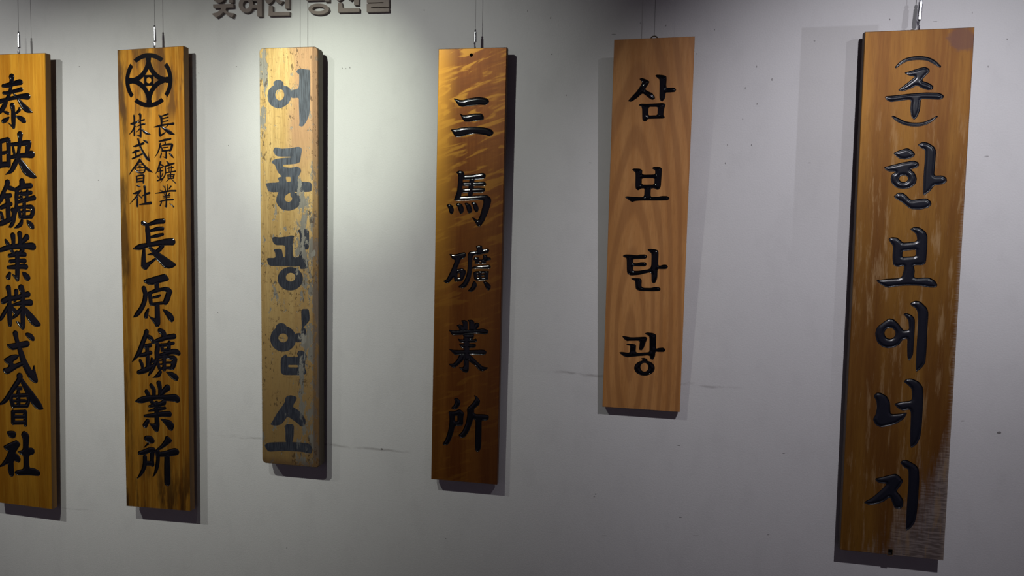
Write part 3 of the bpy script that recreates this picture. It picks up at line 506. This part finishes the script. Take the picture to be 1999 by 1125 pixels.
def x_weather(n, c):       # sixth board: grey weathering at the lower right corner and right edge, purple knot stain on top
    x, y, z = n.xyz()
    f = n.noise(n.map((60,60,7)), 1, 5, .7); g = n.noise(n.map((26,26,260)), 1, 3, .6)
    corner = n.math('ADD', n.math('MULTIPLY', x, 4.2), n.math('MULTIPLY', z, -2.1))
    corner = n.math('ADD', corner, n.math('MULTIPLY', n.math('SUBTRACT', f, .5), 1.3))
    m = n.ramp(corner, -.32, .15, 0, .85)
    c = n.mix(m, c, n.mix(n.ramp(g,.42,.6), (.16,.135,.13), (.34,.29,.275)))
    e = n.math('ADD', x, n.math('MULTIPLY', n.math('SUBTRACT', g, .5), .03))
    e = n.math('MULTIPLY', n.ramp(e, .112, .126, 0, .7), n.ramp(z,.75,1.05,1,0))
    c = n.mix(e, c, (.42,.34,.28))
    st = n.math('MULTIPLY', n.ramp(f,.52,.68,0,.55), n.ramp(z,1.25,.9,0,1))
    c = n.mix(st, c, (.42,.27,.13))
    # knot stain
    kx, kz = n.math('SUBTRACT', x, 0.094), n.math('SUBTRACT', z, 1.310)
    d = n.math('SQRT', n.math('ADD', n.math('MULTIPLY', kx, kx), n.math('MULTIPLY', n.math('MULTIPLY', kz, kz), 1.4)))
    d = n.math('ADD', d, n.math('MULTIPLY', n.math('SUBTRACT', n.noise(n.map((30,30,30)),1,4), .5), .055))
    c = n.mix(n.ramp(d, .026, .042, .75, 0), c, (.10,.045,.035))
    return c
WOOD1 = straight_wood('amber_varnished_wood', (.70,.335,.030), (.50,.200,.014), (.82,.46,.06), 1.3, .8, .35, .55, .04, .25, None, .88)
WOOD2 = straight_wood('stained_amber_wood', (.64,.300,.036), (.38,.150,.015), (.74,.43,.08), 4.7, 1, .5, .55, .04, .25, x_stain, .88)
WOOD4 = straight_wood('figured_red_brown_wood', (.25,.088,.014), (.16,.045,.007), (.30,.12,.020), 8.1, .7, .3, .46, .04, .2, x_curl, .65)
WOOD5 = straight_wood('pale_beech_wood', (.55,.26,.088), (.45,.195,.058), (.62,.32,.12), 2.2, .8, .35, .40, .12, .25, x_cathedral, .15)
WOOD6 = straight_wood('weathered_orange_wood', (.25,.112,.015), (.155,.058,.009), (.33,.165,.032), 6.4, .45, .25, .54, 0, .3, x_weather, .55)
def side_wood(name, c): return straight_wood(name, c, mul(c,.6), mul(c,1.2), 3.3, .8, .3, .6, 0, .3, None, 0)
SIDE = {WOOD1: side_wood('amber_side_wood', (.26,.125,.028)), WOOD2: side_wood('stained_side_wood', (.24,.115,.03)), WOOD4: side_wood('red_brown_side_wood', (.15,.055,.02)),
        WOOD5: side_wood('beech_side_wood', (.36,.17,.07)), WOOD6: side_wood('dark_side_wood', (.07,.03,.012))}

def old_paint(ink):
    """third board: yellowed varnish over pale wood, flaking grey; ink=True gives the painted letters with the same wear"""
    n = NT('worn_painted_letters' if ink else 'flaking_yellow_wood'); x, y, z = n.xyz()
    g1 = n.noise(n.map((45,45,3)), 1, 4, .6); g2 = n.noise(n.map((300,300,26)), 1, 3, .6)
    wood = n.mix(n.ramp(g1,.35,.7), (.46,.295,.11), (.62,.43,.18))
    wood = n.mix(n.ramp(g2,.5,.75,0,.45), wood, (.26,.16,.06))
    pink = n.math('ADD', n.math('MULTIPLY', x, 14), n.math('MULTIPLY', n.math('SUBTRACT', n.noise(n.map((12,12,5)),1,3),.5), 1.6))
    pink = n.math('MULTIPLY', n.ramp(pink,-.1,.5), n.ramp(z,.80,1.0,.12,.85))
    st3 = n.noise(n.map((55,55,95),(3,3,0)), 1, 4, .7)
    wood = n.mix(n.ramp(st3,.56,.70,0,.6), wood, (.20,.125,.055))
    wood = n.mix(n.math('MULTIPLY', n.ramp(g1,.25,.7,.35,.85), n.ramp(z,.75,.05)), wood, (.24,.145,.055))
    wood = n.mix(pink, wood, (.40,.23,.13))
    fl = n.noise(n.map((36,36,13),(2.1,0,0)), 1, 6, .72)
    side = n.ramp(x,.010,.035,0,.11)
    edge = n.math('MULTIPLY', n.ramp(x,-.078,-.060,.11,0), n.ramp(z,.75,1.0,0,1))
    side = n.math('MULTIPLY', side, n.ramp(z,.98,.80,0,1))
    fl2 = n.math('ADD', n.math('ADD', fl, side), edge)
    sm = n.noise(n.map((70,70,34),(5,0,3)), 1, 5, .7); zone = n.noise(n.map((7,7,5),(1,0,9)), 1, 2)
    fl2 = n.math('MAXIMUM', fl2, n.math('MULTIPLY', sm, n.ramp(zone,.48,.60,.86,1.02)))
    flake = n.ramp(fl2,.605,.635)
    grey = n.mix(g2, (.17,.155,.13), (.34,.32,.28))
    pits = n.noise(n.map((120,120,60)), 1, 3, .6); pm = n.noise(n.map((16,16,10)), 1, 2)
    pit = n.math('MULTIPLY', n.ramp(pits,.58,.63), n.ramp(pm,.48,.56))
    if ink:
        body = n.mix(n.ramp(g2,.40,.66,0,.55), (.014,.016,.026), (.050,.055,.070))
        body = n.mix(n.math('MULTIPLY', n.ramp(z,.65,1.05,0,.75), n.ramp(g2,.2,.7)), body, (.13,.15,.19))
        wear = n.math('MULTIPLY', n.ramp(fl2,.64,.67), n.ramp(z,.05,.5,.2,.9))
        c = n.mix(wear, body, grey)
        n.bump(n.math('ADD', g2, flake), .15, .0006)
        return n.out(c, .5, 0, .1, 0, .4)
    c = n.mix(flake, wood, grey); c = n.mix(n.math('MULTIPLY', pit, .65), c, (.05,.03,.02))
    border = n.math('MAXIMUM', n.ramp(x,.071,.079,0,.6), n.ramp(z,.0,.03,.6,0))
    c = n.mix(border, c, (.13,.065,.035))
    n.bump(n.math('SUBTRACT', g2, n.math('MULTIPLY', n.math('ADD', flake, pit), .8)), .3, .0012)
    return n.out(c, .53, .03, .25, .65, .4)
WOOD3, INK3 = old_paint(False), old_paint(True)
SIDE[WOOD3] = side_wood('grimy_side_wood', (.12,.085,.05))

# ------------------------------------------------------------------ the six boards
e0 = onplane(291.3, 157.2, .046, .004); eR = (onplane(291.5,104.3,.046,.004)[1]-onplane(292,210.8,.046,.004)[1])/2
eF = emblem_field(e0[0], e0[1], eR)
h1 = onplane(920, 107.5, .042, .006); hole = lambda X, Z: .0048-np.hypot(X-h1[0], Z-h1[1])
signboard('amber wooden signboard cut off by the left edge of the picture, eight black carved characters',
    [(-34,107.2),(87.6,103.3),(100.9,995),(-16,980)], (.046,.004), .022, WOOD1, INK, B1, 'carved', cell=.0009)
signboard('amber wooden signboard with a round black emblem above small and large black carved characters',
    [(228.7,97.6),(358.4,89.6),(371,998.6),(246.5,988.5)], (.048,.004), .024, WOOD2, INK, B2, 'carved', cell=.0009,
    extra_fields=[((e0[0]-eR-.002,e0[1]-eR-.002),(e0[0]+eR+.002,e0[1]+eR+.002),eF,.0009,'flat','round_emblem')])
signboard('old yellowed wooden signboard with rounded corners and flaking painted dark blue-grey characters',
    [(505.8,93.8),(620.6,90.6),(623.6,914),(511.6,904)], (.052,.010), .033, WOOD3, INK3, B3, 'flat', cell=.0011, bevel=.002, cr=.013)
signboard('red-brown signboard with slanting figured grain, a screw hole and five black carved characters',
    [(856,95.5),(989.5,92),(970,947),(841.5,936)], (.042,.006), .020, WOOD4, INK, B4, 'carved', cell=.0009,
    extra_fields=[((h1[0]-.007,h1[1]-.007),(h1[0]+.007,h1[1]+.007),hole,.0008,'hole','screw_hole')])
signboard('short pale beech signboard with four glossy black carved characters',
    [(1199,77.5),(1356.5,71),(1327,805),(1176,794.5)], (.054,.058), .018, WOOD5, INKGLOSS, B5, 'round', cell=.0010, bevel=.001)
h2 = onplane(1738, 1078.5, .040, 0); slot = lambda X, Z: np.minimum(.0052-np.abs(X-h2[0]), .0075-np.abs(Z-h2[1]))
signboard('widest orange-brown signboard at right with bracketed first character, grey weathered lower right corner',
    [(1688.5,62),(1903,53),(1842,1095),(1640,1074)], (.040,.0), .022, WOOD6, INKSOFT, B6, 'round', cell=.0012,
    extra_fields=[((h2[0]-.0075,h2[1]-.0092),(h2[0]+.0075,h2[1]+.0092),slot,.0009,'hole','screw_hole')])

# ------------------------------------------------------------------ raised wall letters
def wall_letter(ch, name_label, spec):
    plane = (.011, 0.); sh = parse(spec, plane, soft=False)
    A = np.vstack([s[1] for s in sh if s[0] != 'H']); lo, hi = A.min(0)-.003, A.max(0)+.003
    vt, val, ins, outs = march(lo[0], lo[1], hi[0], hi[1], .0012, lambda X, Z: sd_shapes(X, Z, sh))
    vi, fi = compact(vt, ins); c = A.mean(0)
    ed = {}
    for f in fi:
        for i in range(len(f)): 
            e = (f[i], f[(i+1)%len(f)])
            if (e[1],e[0]) in ed: del ed[(e[1],e[0])]
            else: ed[e] = 1
    n = len(vi); V = [(p[0]-c[0], -.011, p[1]-c[1]) for p in vi]+[(p[0]-c[0], -.0, p[1]-c[1]) for p in vi]
    Fs = [list(f) for f in fi]+[[b, a, a+n, b+n] for a, b in ed]
    o = link('wall_letter', mesh('wall_letter', V, Fs), LETTER); o.location = (c[0], 0, c[1])
    tag(o, name_label, 'letter', 'raised heading letters on the wall')
LB = {'잊':'first raised grey-brown heading letter from the left at top of wall','혀':'second raised heading letter from the left, with an oval ring','진':'third raised heading letter, left of the hanging wire of the old board',
      '광':'fourth raised heading letter, flat oval ring, right of the hanging wire','산':'second raised heading letter from the right end','들':'rightmost raised heading letter made of stacked horizontal bars'}
for ch, sp in WALLTEXT: wall_letter(ch, LB[ch], sp)

# ------------------------------------------------------------------ hanging wires, grippers and hooks
def tube(bm, a, b, r0, r1=None, n=10):
    a, b = Vector(a), Vector(b); r1 = r0 if r1 is None else r1
    q = (b-a).to_track_quat('Z','Y'); L = []
    for p, r in ((a,r0),(b,r1)):
        L.append([bm.verts.new(p+q@Vector((r*math.cos(t*2*math.pi/n), r*math.sin(t*2*math.pi/n), 0))) for t in range(n)])
    for i in range(n): bm.faces.new((L[0][i],L[0][(i+1)%n],L[1][(i+1)%n],L[1][i]))
    bm.faces.new(L[0][::-1]); bm.faces.new(L[1])
def path(bm, pts, r, n=8):
    for a, b in zip(pts, pts[1:]): tube(bm, a, b, r, n=n)
def part(name, build, mat, parent, smooth=False):
    bm = bmesh.new(); build(bm); me = bpy.data.meshes.new(name); bm.to_mesh(me); bm.free()
    if smooth: me.polygons.foreach_set('use_smooth', [True]*len(me.polygons))
    return link(name, me, mat, parent)
def hanger(px, ptop, pbot, h, label, s=1., wire_r=.0006, tilt=0, lever=0):
    x1, z1 = onplane(px, pbot, h, 0); x0, z0 = onplane(px-.012*(pbot-ptop), ptop, h, 0)
    root = empty('hanging_hook', (x1, -h, z1)); tag(root, label, 'hook', 'hooks and wires that carry the boards')
    H = z0-z1; w = .0042*s
    dx = tilt
    def body(bm):
        tube(bm, (dx*.55,0,H*.30), (dx*.95,0,H*.86), w, w*.85, 14)
        tube(bm, (dx*.95,0,H*.86), (dx,0,H*.93), w*.55, w*.55, 12)
        tube(bm, (dx*.5,0,H*.26), (dx*.55,0,H*.30), w*.6, w, 12)
    part('gripper', body, STEEL, root)
    def cap(bm):
        tube(bm, (dx,0,H*.93), (dx,0,H), w*.8, w*.5, 12)
    part('cap', cap, STEEL, root)
    def hk(bm):
        R = .0055*s; pts = [(dx*.5,0,H*.28),(dx*.3,0,H*.10)]
        for t in range(9):
            a = math.pi*t/8; pts.append((R-R*math.cos(a) if False else -R*(1-math.cos(a))*0+dx*.2, -R*(1-math.cos(a))*.6, H*.10-R*1.6*math.sin(a)))
        path(bm, pts, .0014*s)
        tube(bm, (dx*.3-.003*s,-.001,H*.24), (dx*.3+.002*s,-.001,-.003), .0018*s, .0012*s, 8)
        if lever: tube(bm, (-.007,-.002,H*.22), (.001,-.002,.0), .0013, .0013, 8)
    part('hook', hk, STEEL, root)
    part('wire', lambda bm: tube(bm, (dx,0,H*.98), (dx,0,2.8-z1), wire_r, n=6), WIRE, root)
    return root
hanger(38.5, 62, 105, .036, 'small steel hook and wire above the leftmost board', tilt=-.002)
hanger(303.5, 50, 93, .036, 'small steel hook with a lever above the emblem board', tilt=-.002, lever=1)
hanger(927.5, 58, 92, .032, 'small steel hook above the figured red-brown board', .9)
hanger(1791, -4, 57, .030, 'large bright steel hook above the widest board', 1.35, wire_r=.0010, tilt=.004)
# plain wires on the third and the fifth board
x1, z1 = onplane(586, 92, .045, 0)
root = empty('hanging_wire', (x1,-.045,z1-.004)); tag(root, 'thin dark wire above the old yellowed board, crossing the heading', 'wire', 'plain wires that carry boards')
part('wire', lambda bm: tube(bm, (0,0,0), (0,0,2.8-z1+.004), .0007, n=6), WIRE, root)
x1, z1 = onplane(1277, 74, .070, 0)
root = empty('hanging_wire', (x1,-.070,z1)); tag(root, 'wire with a dark ring above the short pale beech board', 'wire', 'plain wires that carry boards')
part('wire', lambda bm: tube(bm, (0,0,.003), (.0025,0,2.8-z1), .0009, n=6), WIRE, root)
def ring(bm):
    pts = [(.0085*math.cos(a), 0, .0075*math.sin(a)-.003) for a in np.linspace(0, 2*math.pi, 22)]
    path(bm, pts, .0016)
part('ring', ring, DARKMETAL, root, True)
